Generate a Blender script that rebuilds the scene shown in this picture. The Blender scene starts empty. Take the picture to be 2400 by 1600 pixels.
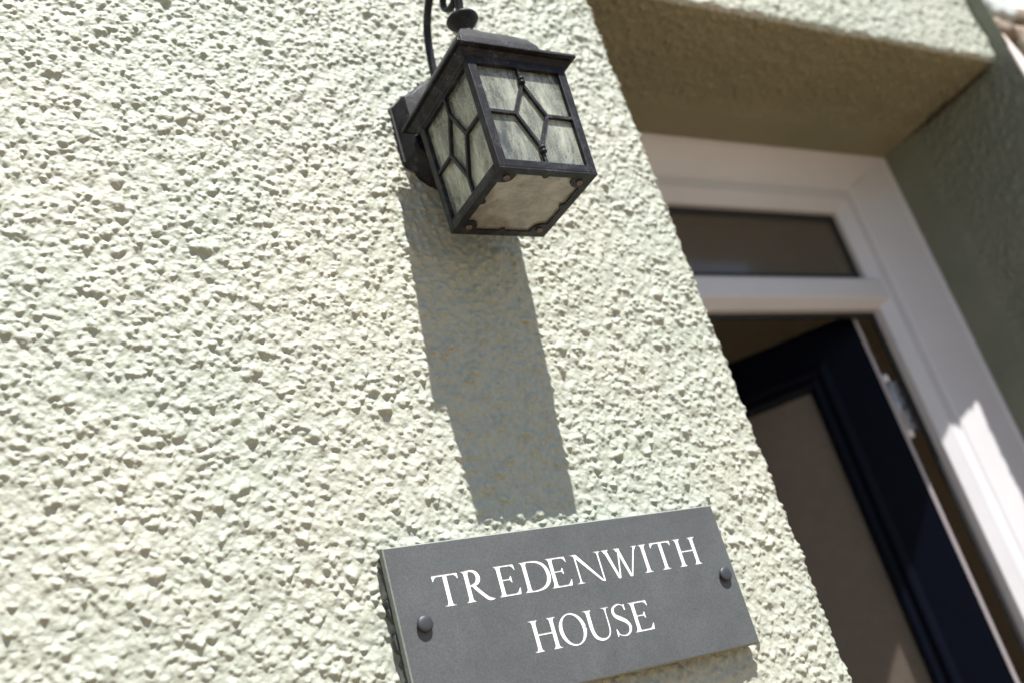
import bpy, math, random
import numpy as np
from mathutils import Matrix, Vector
from mathutils.geometry import delaunay_2d_cdt

scene = bpy.context.scene
random.seed(5)
RNG = np.random.RandomState(11)

# ------------------------------------------------------------------ camera
cam_data = bpy.data.cameras.new('camera')
cam = bpy.data.objects.new('camera', cam_data)
scene.collection.objects.link(cam)
RM = [[0.8510149168772823, 0.02016774617927941, -0.5247541074316623],
      [-0.4531085201674893, -0.47691945428553617, -0.7531537048143723],
      [-0.26545485530308216, 0.8787155945685923, -0.39672739211955754]]
mw = Matrix(RM).to_4x4()
mw.translation = Vector((-0.9453, -0.9093, 1.3939))
cam.matrix_world = mw
cam_data.sensor_width = 36.0
cam_data.lens = 37.762
cam_data.clip_start = 0.02
cam_data.clip_end = 500.0
cam_data.dof.use_dof = True
cam_data.dof.focus_distance = 1.06
cam_data.dof.aperture_fstop = 3.3
cam_data.dof.aperture_blades = 9
scene.camera = cam

# ------------------------------------------------------------------ light
SUN_DIR = Vector((-0.171, 1.0, -1.79)).normalized()        # the way the light travels
world = bpy.data.worlds.new('World')
scene.world = world
world.use_nodes = True
wn = world.node_tree.nodes
sky = wn.new('ShaderNodeTexSky')
sky.sky_type = 'NISHITA'
sky.sun_disc = False
sky.sun_elevation = math.asin(-SUN_DIR.z)
sky.sun_rotation = math.atan2(-SUN_DIR.x, -SUN_DIR.y)
sky.air_density = 1.0
sky.dust_density = 0.5
sky.ozone_density = 1.4
wn['Background'].inputs['Strength'].default_value = 0.068
world.node_tree.links.new(sky.outputs['Color'], wn['Background'].inputs['Color'])

sun_data = bpy.data.lights.new('sun', 'SUN')
sun_data.energy = 5.0
sun_data.angle = math.radians(0.5)
sun_data.color = (1.0, 0.965, 0.91)
sun = bpy.data.objects.new('sun', sun_data)
scene.collection.objects.link(sun)
sun.rotation_euler = SUN_DIR.to_track_quat('-Z', 'Y').to_euler()
sun.location = (0.5, -3, 6)

vs = scene.view_settings
vs.view_transform = 'Standard'
vs.look = 'None'
vs.exposure = 1.03
vs.gamma = 1.0
vs.use_curve_mapping = False
scene.cycles.max_bounces = 10
scene.cycles.transparent_max_bounces = 24
scene.cycles.transmission_bounces = 10

# ------------------------------------------------------------------ materials
def new_mat(name):
    m = bpy.data.materials.new(name)
    m.use_nodes = True
    nt = m.node_tree
    return m, nt, nt.nodes['Principled BSDF']

def N(nt, kind, **kw):
    n = nt.nodes.new(kind)
    for k, v in kw.items():
        if k in n.inputs.keys() if hasattr(n.inputs, 'keys') else False:
            n.inputs[k].default_value = v
        else:
            setattr(n, k, v)
    return n

def noise(nt, scale, detail=4, rough=.55, coord=None, dist=0.0):
    n = nt.nodes.new('ShaderNodeTexNoise')
    n.inputs['Scale'].default_value = scale
    n.inputs['Detail'].default_value = detail
    n.inputs['Roughness'].default_value = rough
    n.inputs['Distortion'].default_value = dist
    if coord is not None:
        nt.links.new(coord, n.inputs['Vector'])
    return n

def ramp(nt, fac, stops):
    r = nt.nodes.new('ShaderNodeValToRGB')
    e = r.color_ramp.elements
    while len(e) < len(stops):
        e.new(0.5)
    for el, (p, c) in zip(e, stops):
        el.position = p
        el.color = (c[0], c[1], c[2], 1) if not isinstance(c, (int, float)) else (c, c, c, 1)
    nt.links.new(fac, r.inputs['Fac'])
    return r

def mixc(nt, fac, a, b, kind='MIX'):
    m = nt.nodes.new('ShaderNodeMix')
    m.data_type = 'RGBA'
    m.blend_type = kind
    if isinstance(fac, (int, float)):
        m.inputs['Factor'].default_value = fac
    else:
        nt.links.new(fac, m.inputs['Factor'])
    for s, v in ((6, a), (7, b)):
        if isinstance(v, tuple):
            m.inputs[s].default_value = (v[0], v[1], v[2], 1)
        else:
            nt.links.new(v, m.inputs[s])
    return m.outputs[2]

def coord(nt, scale=(1, 1, 1), rot=(0, 0, 0)):
    t = nt.nodes.new('ShaderNodeTexCoord')
    mp = nt.nodes.new('ShaderNodeMapping')
    mp.inputs['Scale'].default_value = scale
    mp.inputs['Rotation'].default_value = rot
    nt.links.new(t.outputs['Object'], mp.inputs['Vector'])
    return mp.outputs['Vector']

def bump(nt, bsdf, height, strength=.3, dist=.001, prev=None):
    b = nt.nodes.new('ShaderNodeBump')
    b.inputs['Strength'].default_value = strength
    b.inputs['Distance'].default_value = dist
    nt.links.new(height, b.inputs['Height'])
    if prev is not None:
        nt.links.new(prev, b.inputs['Normal'])
    nt.links.new(b.outputs['Normal'], bsdf.inputs['Normal'])
    return b.outputs['Normal']

def simple(name, base, rough=.5, var=.08, scale=60, bstr=.1, bdist=.0005, bscale=400, metal=0.0, spec=.5):
    m, nt, b = new_mat(name)
    co = coord(nt)
    n1 = noise(nt, scale, 5, .6, co)
    lo = tuple(max(0, c * (1 - var)) for c in base)
    hi = tuple(c * (1 + var) for c in base)
    r = ramp(nt, n1.outputs['Fac'], [(.3, lo), (.7, hi)])
    nt.links.new(r.outputs['Color'], b.inputs['Base Color'])
    b.inputs['Roughness'].default_value = rough
    b.inputs['Metallic'].default_value = metal
    b.inputs['Specular IOR Level'].default_value = spec
    if bstr:
        n2 = noise(nt, bscale, 4, .6, co)
        bump(nt, b, n2.outputs['Fac'], bstr, bdist)
    return m

def render_paint(name, base, warm):
    m, nt, b = new_mat(name)
    co = coord(nt)
    n1 = noise(nt, 5, 4, .55, co)
    n2 = noise(nt, 140, 4, .6, co)
    c1 = ramp(nt, n1.outputs['Fac'], [(.35, base), (.68, warm)])
    c2 = ramp(nt, n2.outputs['Fac'], [(.3, .88), (.7, 1.06)])
    c = mixc(nt, 1.0, c1.outputs['Color'], c2.outputs['Color'], 'MULTIPLY')
    # scarce specks of grit and algae where the paint has gone
    n3 = noise(nt, 420, 2, .5, co)
    n4 = noise(nt, 30, 3, .6, co)
    mm = nt.nodes.new('ShaderNodeMath'); mm.operation = 'MULTIPLY'
    r3 = ramp(nt, n3.outputs['Fac'], [(.68, 0.0), (.74, 1.0)])
    r4 = ramp(nt, n4.outputs['Fac'], [(.55, 0.0), (.7, .55)])
    nt.links.new(r3.outputs['Color'], mm.inputs[0]); nt.links.new(r4.outputs['Color'], mm.inputs[1])
    c = mixc(nt, mm.outputs[0], c, (.17, .14, .09))
    nt.links.new(c, b.inputs['Base Color'])
    b.inputs['Roughness'].default_value = .55
    b.inputs['Specular IOR Level'].default_value = .35
    g = noise(nt, 900, 5, .65, co)
    g2 = noise(nt, 2600, 3, .6, co)
    nn = bump(nt, b, g.outputs['Fac'], .28, .0010)
    bump(nt, b, g2.outputs['Fac'], .25, .0004, nn)
    return m

M = {}
M['paint'] = render_paint('pale_green_masonry_paint', (.338, .366, .305), (.385, .390, .325))
M['recess'] = render_paint('older_olive_paint_in_the_doorway', (.205, .20, .125), (.24, .225, .145))  # soffit: the facade colour made darker and yellower
M['reveal'] = render_paint('grey_green_reveal_paint', (.165, .185, .145), (.195, .21, .165))  # reveal and thin side sheet: a darker version of the facade colour
M['white_pvc'] = simple('white_upvc', (.56, .555, .58), .32, .03, 12, .03)
M['gasket'] = simple('black_rubber', (.012, .012, .012), .6, .1)
M['navy'] = simple('navy_door_skin', (.0020, .0030, .0075), .34, .15, 30, .12, .0004, 220, spec=.06)
M['hall'] = simple('hall_plaster', (.80, .74, .62), .8, .05, 3)
M['hall_floor'] = simple('hall_floorboards', (.52, .42, .31), .6, .2, 6)
M['hinge'] = simple('zinc_hinge', (.33, .35, .40), .45, .45, 90, .3, .0006, 160, metal=.35)
M['nylon'] = simple('white_hinge_cap', (.7, .68, .7), .4, .03)
M['edge'] = simple('door_edge_strip', (.42, .38, .40), .4, .05)
M['pink'] = simple('pinkish_white_wall_paint', (.66, .58, .54), .7, .06, 40, .3, .001, 200)
M['stone'] = simple('brown_weathered_stone', (.19, .15, .11), .85, .45, 22, .6, .002, 120)
M['grey_stone'] = simple('grey_white_painted_stone', (.42, .45, .44), .8, .15, 25, .5, .002, 120)
M['mortar'] = simple('lime_mortar', (.26, .22, .16), .9, .3, 50, .5, .002, 200)
M['pavement'] = simple('sandy_paving', (.21, .12, .045), .85, .15, 3, .3, .002, 60)
M['road'] = simple('worn_asphalt', (.11, .10, .09), .9, .2, 8, .4, .003, 90)
M['ground'] = simple('dry_ground', (.30, .25, .17), .9, .2, 1)
M['kerb'] = simple('granite_kerb', (.33, .31, .28), .8, .15, 20)
M['cap_black'] = simple('dark_plastic_cap', (.030, .032, .040), .48, .08, 100, .05)
M['rust'] = simple('rust', (.20, .075, .025), .8, .4, 200)
M['screw'] = simple('rusty_screw_metal', (.14, .11, .10), .45, .4, 500, .2, metal=.7)
M['interior_white'] = simple('lampholder_white', (.55, .53, .48), .4, .05)

def slate_mat():
    m, nt, b = new_mat('honed_grey_slate')
    co = coord(nt)
    a = noise(nt, 650, 6, .8, co)
    r = ramp(nt, a.outputs['Fac'], [(.30, (.042, .047, .049)), (.70, (.100, .108, .111))])
    big = noise(nt, 16, 4, .6, co, .6)
    r2 = ramp(nt, big.outputs['Fac'], [(.3, .86), (.7, 1.12)])
    c = mixc(nt, 1.0, r.outputs['Color'], r2.outputs['Color'], 'MULTIPLY')
    # hair cracks / dark mineral flecks
    v = noise(nt, 120, 6, .75, coord(nt, (1, 1, 1.9), (0, .5, 0)), 1.2)
    rv = ramp(nt, v.outputs['Fac'], [(.29, 1.0), (.37, 0.0)])
    c = mixc(nt, rv.outputs['Color'], c, (.035, .038, .042))
    # pale scratches
    w = noise(nt, 60, 3, .7, coord(nt, (9, 1, 1.2), (0, .25, 0)), .3)
    rw = ramp(nt, w.outputs['Fac'], [(.70, 0.0), (.76, .40)])
    c = mixc(nt, rw.outputs['Color'], c, (.26, .26, .24))
    nt.links.new(c, b.inputs['Base Color'])
    b.inputs['Roughness'].default_value = .62
    b.inputs['Specular IOR Level'].default_value = .4
    bump(nt, b, a.outputs['Fac'], .35, .0005)
    return m
M['slate'] = slate_mat()
M['sawn'] = simple('sawn_slate_edge', (.20, .22, .20), .8, .15, 300, .3, .0005, 500)
M['riven'] = simple('riven_slate_back', (.05, .055, .055), .9, .4, 200, .7, .002, 300)

def letter_mat():
    m, nt, b = new_mat('white_letter_paint')
    co = coord(nt)
    a = noise(nt, 420, 4, .7, co)
    r = ramp(nt, a.outputs['Fac'], [(.24, (.55, .55, .56)), (.45, (.82, .82, .82))])
    nt.links.new(r.outputs['Color'], b.inputs['Base Color'])
    b.inputs['Roughness'].default_value = .5
    bump(nt, b, a.outputs['Fac'], .25, .0004)
    return m
M['letter'] = letter_mat()

def black_metal():
    m, nt, b = new_mat('weathered_black_enamel')
    co = coord(nt)
    a = noise(nt, 60, 6, .7, co)
    s = noise(nt, 700, 4, .75, co)
    base = ramp(nt, a.outputs['Fac'], [(.3, (.006, .0062, .008)), (.72, (.014, .0145, .018))])
    # chalky dust specks
    mul = nt.nodes.new('ShaderNodeMath'); mul.operation = 'MULTIPLY'
    r1 = ramp(nt, s.outputs['Fac'], [(.50, 0.0), (.68, 1.0)])
    r2 = ramp(nt, a.outputs['Fac'], [(.48, .04), (.68, .9)])
    nt.links.new(r1.outputs['Color'], mul.inputs[0]); nt.links.new(r2.outputs['Color'], mul.inputs[1])
    c = mixc(nt, mul.outputs[0], base.outputs['Color'], (.21, .215, .235))
    # a little rust
    rn = noise(nt, 95, 5, .7, co)
    rr = ramp(nt, rn.outputs['Fac'], [(.69, 0.0), (.76, .8)])
    c = mixc(nt, rr.outputs['Color'], c, (.12, .055, .03))
    nt.links.new(c, b.inputs['Base Color'])
    rg = ramp(nt, s.outputs['Fac'], [(.3, .34), (.7, .62)])
    nt.links.new(rg.outputs['Color'], b.inputs['Roughness'])
    b.inputs['Specular IOR Level'].default_value = .2
    bump(nt, b, s.outputs['Fac'], .22, .0005)
    return m
M['black'] = black_metal()

def glass_mat(name, dust, tint, dust_amt, trans, streak=(1, 1, .22), scale=120, grime=False, film=.32, plain=False):
    """dirty rolled glass: clear share + milky translucent share + dust film"""
    m, nt, b = new_mat(name)
    nt.nodes.remove(b)
    out = nt.nodes['Material Output']
    co = coord(nt, streak)
    a = noise(nt, scale, 6, .75, co, .5)
    fine = noise(nt, 1100, 3, .7, coord(nt, (1, 1, .55)))
    big = noise(nt, 26, 3, .6, coord(nt, (1, 1, .5)), .4)
    tr = nt.nodes.new('ShaderNodeBsdfTransparent'); tr.inputs['Color'].default_value = (*tint, 1)
    tl = nt.nodes.new('ShaderNodeBsdfTranslucent'); tl.inputs['Color'].default_value = (*dust, 1)
    df = nt.nodes.new('ShaderNodeBsdfDiffuse'); df.inputs['Color'].default_value = (*dust, 1)
    gl = nt.nodes.new('ShaderNodeBsdfGlossy'); gl.inputs['Roughness'].default_value = .09
    gl.inputs['Color'].default_value = (1, 1, 1, 1)
    vn = noise(nt, 34, 5, .65, co, .8)
    vr = ramp(nt, vn.outputs['Fac'], [(.34, tuple(c * (.93 if plain else .62) for c in dust)), (.60, dust)])
    sn = noise(nt, 520, 2, .5, co)
    sr = ramp(nt, sn.outputs['Fac'], [(.27, .35), (.33, 1.0)])
    vc = mixc(nt, 1.0, vr.outputs['Color'], sr.outputs['Color'], 'MULTIPLY')
    nt.links.new(vc, tl.inputs['Color']); nt.links.new(vc, df.inputs['Color'])
    m1 = nt.nodes.new('ShaderNodeMixShader')           # translucent / diffuse
    m1.inputs[0].default_value = film
    nt.links.new(tl.outputs[0], m1.inputs[1]); nt.links.new(df.outputs[0], m1.inputs[2])
    # share of dirt
    add = nt.nodes.new('ShaderNodeMath'); add.operation = 'ADD'
    r1 = ramp(nt, a.outputs['Fac'], [(.44, 0.0), (.64, dust_amt)])
    r2 = ramp(nt, fine.outputs['Fac'], [(.42, 0.0), (.66, dust_amt * .8)])
    nt.links.new(r1.outputs['Color'], add.inputs[0]); nt.links.new(r2.outputs['Color'], add.inputs[1])
    add2 = nt.nodes.new('ShaderNodeMath'); add2.operation = 'ADD'; add2.use_clamp = True
    sp_ = 0.0 if plain else .2
    r3 = ramp(nt, big.outputs['Fac'], [(.32, max(0, 1 - trans - sp_)), (.68, 1 - trans + sp_)])
    nt.links.new(add.outputs[0], add2.inputs[0]); nt.links.new(r3.outputs['Color'], add2.inputs[1])
    m2 = nt.nodes.new('ShaderNodeMixShader')
    nt.links.new(add2.outputs[0], m2.inputs[0])
    nt.links.new(tr.outputs[0], m2.inputs[1]); nt.links.new(m1.outputs[0], m2.inputs[2])
    fr = nt.nodes.new('ShaderNodeFresnel'); fr.inputs['IOR'].default_value = 1.5
    bm = nt.nodes.new('ShaderNodeBump'); bm.inputs['Strength'].default_value = .2; bm.inputs['Distance'].default_value = .0008
    nt.links.new(a.outputs['Fac'], bm.inputs['Height'])
    for n_ in (gl, fr):
        nt.links.new(bm.outputs['Normal'], n_.inputs['Normal'])
    m3 = nt.nodes.new('ShaderNodeMixShader')
    nt.links.new(fr.outputs[0], m3.inputs[0])
    nt.links.new(m2.outputs[0], m3.inputs[1]); nt.links.new(gl.outputs[0], m3.inputs[2])
    last = m3.outputs[0]
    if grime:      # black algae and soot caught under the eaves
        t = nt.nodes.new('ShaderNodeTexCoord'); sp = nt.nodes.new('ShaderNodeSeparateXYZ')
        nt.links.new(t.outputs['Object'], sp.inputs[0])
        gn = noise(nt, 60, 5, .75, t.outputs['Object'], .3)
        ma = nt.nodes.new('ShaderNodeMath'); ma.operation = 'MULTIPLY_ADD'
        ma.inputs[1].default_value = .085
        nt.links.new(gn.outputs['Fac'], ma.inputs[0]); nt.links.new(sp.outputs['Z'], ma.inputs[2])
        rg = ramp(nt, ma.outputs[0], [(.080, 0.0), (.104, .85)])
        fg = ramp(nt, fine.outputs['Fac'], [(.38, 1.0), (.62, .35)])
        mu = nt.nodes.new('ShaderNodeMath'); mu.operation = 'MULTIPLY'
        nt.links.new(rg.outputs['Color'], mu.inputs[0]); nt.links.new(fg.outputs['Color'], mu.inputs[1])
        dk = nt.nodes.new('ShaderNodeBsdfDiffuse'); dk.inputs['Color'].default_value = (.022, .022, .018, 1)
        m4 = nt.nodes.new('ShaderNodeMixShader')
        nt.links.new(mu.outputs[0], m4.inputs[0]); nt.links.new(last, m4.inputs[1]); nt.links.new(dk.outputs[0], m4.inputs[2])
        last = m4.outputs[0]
    nt.links.new(last, out.inputs['Surface'])
    return m
M['lamp_glass'] = glass_mat('dusty_seeded_glass', (.84, .87, .72), (.96, .98, .92), .28, .74, grime=True, film=.60)
M['base_glass'] = glass_mat('cloudy_base_glass', (.94, .91, .86), (.95, .92, .88), .38, .28, (1, 1, 1), 60, film=.15)
M['window_glass'] = glass_mat('window_glass', (.56, .47, .38), (.85, .82, .78), .0, .62, (1, 1, 1), 3, plain=True)
M['frosted'] = glass_mat('frosted_door_glass', (.46, .385, .33), (.6, .58, .55), .05, .25, (1, 1, 1), 40, plain=True)

# ------------------------------------------------------------------ mesh helpers
ORG = {}

def link(name, me, mat, parent=None, smooth=False, loc=None):
    o = bpy.data.objects.new(name, me)
    scene.collection.objects.link(o)
    if mat is not None:
        me.materials.append(M[mat] if isinstance(mat, str) else mat)
    if smooth:
        me.polygons.foreach_set('use_smooth', [True] * len(me.polygons))
    if parent is not None:
        o.parent = parent
    return o

def mesh(name, verts, faces, mat, parent=None, smooth=False, bevel=0.0, seg=2, auto=None):
    off = ORG.get(parent.name, (0, 0, 0)) if parent is not None else (0, 0, 0)
    me = bpy.data.meshes.new(name)
    me.from_pydata([(v[0] - off[0], v[1] - off[1], v[2] - off[2]) for v in verts], [], faces)
    me.validate()
    me.update()
    o = link(name, me, mat, parent, smooth)
    if parent is not None:
        ORG[o.name] = off
    if bevel:
        b = o.modifiers.new('bevel', 'BEVEL')
        b.width = bevel
        b.segments = seg
        b.limit_method = 'ANGLE'
        b.angle_limit = math.radians(30)
    return o

def root(name, loc, label, cat, group=None):
    o = bpy.data.objects.new(name, None)
    o.empty_display_size = .05
    scene.collection.objects.link(o)
    o.location = loc
    ORG[o.name] = tuple(loc)
    o['label'] = label
    o['category'] = cat
    if group:
        o['group'] = group
    return o

def box_vf(x0, x1, y0, y1, z0, z1):
    v = [(x, y, z) for z in (z0, z1) for y in (y0, y1) for x in (x0, x1)]
    f = [(0, 2, 3, 1), (4, 5, 7, 6), (0, 1, 5, 4), (2, 6, 7, 3), (0, 4, 6, 2), (1, 3, 7, 5)]
    return v, f

def box(name, x0, x1, y0, y1, z0, z1, mat, parent=None, bevel=0.0):
    v, f = box_vf(x0, x1, y0, y1, z0, z1)
    return mesh(name, v, f, mat, parent, bevel=bevel)

def join_vf(parts):
    V, F = [], []
    for v, f in parts:
        n = len(V)
        V += list(v)
        F += [tuple(i + n for i in q) for q in f]
    return V, F

def region(polys, pred):
    """2-D overlay of polygons; keeps the triangles whose set of covering polygons passes pred."""
    vs_, fs_ = [], []
    for p in polys:
        n = len(vs_)
        a = sum(p[i][0] * p[(i + 1) % len(p)][1] - p[(i + 1) % len(p)][0] * p[i][1] for i in range(len(p)))
        q = p if a > 0 else p[::-1]
        vs_ += [Vector((x, y)) for x, y in q]
        fs_.append(list(range(n, n + len(q))))
    ov, oe, of, _, _, orig = delaunay_2d_cdt(vs_, [], fs_, 1, 1e-7)
    tris = []
    for t, og in zip(of, orig):
        if pred(set(og)):
            a, b, c = (ov[i] for i in t)
            ar = (b.x - a.x) * (c.y - a.y) - (c.x - a.x) * (b.y - a.y)
            if abs(ar) < 1e-14:
                continue
            tris.append(tuple(t) if ar > 0 else tuple(reversed(t)))
    return [(v.x, v.y) for v in ov], tris

def slab_vf(ov, tris, f3, d0, d1, back=True):
    """extrude triangles between depth d0 (front) and d1; f3(x, y, d) gives the 3-D point"""
    used = sorted({i for t in tris for i in t})
    idx = {u: k for k, u in enumerate(used)}
    n = len(used)
    V = [f3(*ov[u], d0) for u in used] + [f3(*ov[u], d1) for u in used]
    F = [tuple(idx[i] for i in t) for t in tris]
    if back:
        F += [tuple(idx[i] + n for i in reversed(t)) for t in tris]
    edges = {}
    for t in tris:
        for a, b in ((t[0], t[1]), (t[1], t[2]), (t[2], t[0])):
            edges[(a, b)] = edges.get((a, b), 0) + 1
    for (a, b) in edges:
        if (b, a) not in edges:
            F.append((idx[b], idx[a], idx[a] + n, idx[b] + n))
    return V, F

def strip(pts, widths):
    """polygons (quads) for a stroke along pts with the given full widths"""
    out, L, R = [], [], []
    for i, p in enumerate(pts):
        a = pts[max(0, i - 1)]
        b = pts[min(len(pts) - 1, i + 1)]
        dx, dy = b[0] - a[0], b[1] - a[1]
        l = math.hypot(dx, dy) or 1
        w = widths[i] / 2
        L.append((p[0] - dy / l * w, p[1] + dx / l * w))
        R.append((p[0] + dy / l * w, p[1] - dx / l * w))
    for i in range(len(pts) - 1):
        out.append([L[i], R[i], R[i + 1], L[i + 1]])
    return out

def catmull(P, n=8):
    out = []
    for i in range(len(P) - 1):
        p0 = P[max(0, i - 1)]; p1 = P[i]; p2 = P[i + 1]; p3 = P[min(len(P) - 1, i + 2)]
        for k in range(n):
            t = k / n
            out.append(tuple(.5 * ((2 * b) + (-a + c) * t + (2 * a - 5 * b + 4 * c - d) * t * t + (-a + 3 * b - 3 * c + d) * t ** 3)
                             for a, b, c, d in zip(p0, p1, p2, p3)))
    out.append(tuple(P[-1]))
    return out

def sweep(name, path, sect, side, mat, parent, smooth=True, bevel=0.0):
    """sweep a rectangular section (w along 'side', t across) along a 3-D path"""
    V, F = [], []
    side = Vector(side)
    n = len(path)
    for i, p in enumerate(path):
        p = Vector(p)
        d = (Vector(path[min(n - 1, i + 1)]) - Vector(path[max(0, i - 1)])).normalized()
        nrm = d.cross(side).normalized()
        w, t = sect(i / (n - 1)) if callable(sect) else sect
        c = .28
        for a, b in ((-1, -1 + c * 2), (-1 + c, -1), (1 - c, -1), (1, -1 + c * 2), (1, 1 - c * 2), (1 - c, 1), (-1 + c, 1), (-1, 1 - c * 2)):
            V.append(tuple(p + side * (a * w / 2) + nrm * (b * t / 2)))
    for i in range(n - 1):
        for k in range(8):
            a = i * 8 + k; b = i * 8 + (k + 1) % 8
            F.append((a, b, b + 8, a + 8))
    F.append(tuple(range(7, -1, -1)))
    F.append(tuple((n - 1) * 8 + k for k in range(8)))
    return mesh(name, V, F, mat, parent, smooth=False)

def lathe(name, cx, cy, prof, mat, parent, seg=28, smooth=True, axis='z', z0=0.0):
    V, F = [], []
    for r, h in prof:
        for k in range(seg):
            a = 2 * math.pi * k / seg
            if axis == 'z':
                V.append((cx + r * math.cos(a), cy + r * math.sin(a), z0 + h))
            else:     # axis along -y, (cx, z0) the centre, cy the base
                V.append((cx + r * math.cos(a), cy - h, z0 + r * math.sin(a)))
    m = len(prof)
    for i in range(m - 1):
        for k in range(seg):
            a = i * seg + k; b = i * seg + (k + 1) % seg
            F.append((a, b, b + seg, a + seg))
    F.append(tuple(range(seg - 1, -1, -1)))
    F.append(tuple((m - 1) * seg + k for k in range(seg)))
    o = mesh(name, V, F, mat, parent)
    if smooth:
        me = o.data
        me.polygons.foreach_set('use_smooth', [len(p.vertices) == 4 for p in me.polygons])
    return o

def poly_grid(name, P, mat, parent, flip=False, smooth=True):
    """P: array (n, m, 3) of points -> quad grid object"""
    off = np.array(ORG.get(parent.name, (0, 0, 0)) if parent is not None else (0, 0, 0))
    n, m, _ = P.shape
    co = (P.reshape(-1, 3) - off).astype(np.float32)
    i = np.arange(n * m).reshape(n, m)
    a, b, c, d = i[:-1, :-1], i[1:, :-1], i[1:, 1:], i[:-1, 1:]
    q = np.stack([a, d, c, b] if flip else [a, b, c, d], -1).reshape(-1, 4)
    return co, q

def mesh_from_grids(name, grids, mat, parent, smooth=True):
    cos, qs, n = [], [], 0
    for co, q in grids:
        cos.append(co); qs.append(q + n); n += len(co)
    co = np.concatenate(cos); q = np.concatenate(qs).astype(np.int32)
    me = bpy.data.meshes.new(name)
    me.vertices.add(len(co)); me.vertices.foreach_set('co', co.ravel())
    me.loops.add(len(q) * 4); me.loops.foreach_set('vertex_index', q.ravel())
    me.polygons.add(len(q))
    me.polygons.foreach_set('loop_start', np.arange(0, len(q) * 4, 4, dtype=np.int32))
    me.polygons.foreach_set('loop_total', np.full(len(q), 4, dtype=np.int32))
    me.update(calc_edges=True)
    o = link(name, me, mat, parent)
    if smooth:
        me.polygons.foreach_set('use_smooth', np.ones(len(q), dtype=bool))
    if parent is not None:
        ORG[o.name] = ORG.get(parent.name, (0, 0, 0))
    return o

# ------------------------------------------------------------------ roughcast relief (one tileable height field, metres)
TX, TZ = 1200, 1400      # mm
def fft_noise(beta, lo, hi, aniso=1.0):
    """band limited noise, wavelengths lo..hi mm"""
    kx = np.fft.fftfreq(TX)[:, None] * aniso
    kz = np.fft.fftfreq(TZ)[None, :]
    k = np.sqrt(kx ** 2 + kz ** 2) + 1e-9
    amp = k ** (-beta) * np.exp(-(k * lo) ** 2) * (1 - np.exp(-(k * hi) ** 2))
    f = np.fft.fft2(RNG.randn(TX, TZ)) * amp
    g = np.real(np.fft.ifft2(f))
    return g / g.std()
def blur(h, s):
    kx = np.fft.fftfreq(TX)[:, None]; kz = np.fft.fftfreq(TZ)[None, :]
    return np.real(np.fft.ifft2(np.fft.fft2(h) * np.exp(-2 * (math.pi * s) ** 2 * (kx ** 2 + kz ** 2))))
def make_relief():
    base = fft_noise(1.2, 6, 40, .8) * .55 + fft_noise(1.0, 20, 300) * .45
    h = base.copy()
    dens = fft_noise(1.0, 14, 120)
    for count, r0, r1, hf in ((28000, 1.6, 2.7, .70), (13000, 2.4, 4.0, .74), (1500, 4.0, 6.6, .62), (11500, 1.9, 3.3, 1.12)):
        cx = RNG.rand(count) * TX; cz = RNG.rand(count) * TZ
        rr = r0 + (r1 - r0) * RNG.rand(count) ** 1.6
        el = .72 + .56 * RNG.rand(count); th = RNG.rand(count) * math.pi
        hh = hf * (.55 + .6 * RNG.rand(count)); keep = RNG.rand(count)
        W = int(r1 * 1.35) + 2
        oi = np.arange(-W, W + 1)
        for k in range(count):
            ix = int(cx[k]); iz = int(cz[k])
            if keep[k] > .62 + .2 * dens[ix % TX, iz % TZ]:
                continue
            xs = (ix + oi) % TX; zs = (iz + oi) % TZ
            dx = (oi - (cx[k] - ix))[:, None]; dz = (oi - (cz[k] - iz))[None, :]
            c, s = math.cos(th[k]), math.sin(th[k])
            e = el[k]
            q = (((dx * c + dz * s) / e) ** 2 + ((-dx * s + dz * c) * e) ** 2) / (rr[k] ** 2)
            cap = np.sqrt(np.clip(1 - q, 0, 1)) * rr[k] * hh[k]
            ctr = base[ix % TX, iz % TZ]
            w = np.ix_(xs, zs)
            cand = np.where(q < 1, ctr * .6 + base[w] * .4 + cap, -99)
            h[w] = np.maximum(h[w], cand)
    # irregular outlines
    wx = fft_noise(.6, 3, 14) * .55; wz = fft_noise(.6, 3, 14) * .55
    X, Z = np.meshgrid(np.arange(TX), np.arange(TZ), indexing='ij')
    def samp(f, x, z):
        x0 = np.floor(x).astype(int); z0 = np.floor(z).astype(int)
        fx = x - x0; fz = z - z0
        x0 %= TX; z0 %= TZ; x1 = (x0 + 1) % TX; z1 = (z0 + 1) % TZ
        return (f[x0, z0] * (1 - fx) * (1 - fz) + f[x1, z0] * fx * (1 - fz) + f[x0, z1] * (1 - fx) * fz + f[x1, z1] * fx * fz)
    h = samp(h, X + wx, Z + wz)
    h = blur(h, .70)
    h += fft_noise(.8, 1.8, 8) * .13
    h -= np.median(h)
    return h * .00120, samp
HT, SAMP = make_relief()
def H(s, z):
    return SAMP(HT, s * 1000.0 + 40000.0, z * 1000.0 + 40000.0)

def graded(a, b, fine0, fine1, step, coarse):
    out = [a] if a < fine0 else []
    x = a
    L = []
    x = fine0; st = step
    while x > a:
        st = min(coarse, st * 1.25); x -= st
        if x > a: L.append(x)
    left = ([a] if a < fine0 else []) + L[::-1]
    mid = list(np.arange(fine0, fine1, step))
    R_ = []; x = fine1; st = step
    while x < b:
        R_.append(x); st = min(coarse, st * 1.25); x += st
    R_.append(b)
    return np.array(left + mid + R_)

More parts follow.
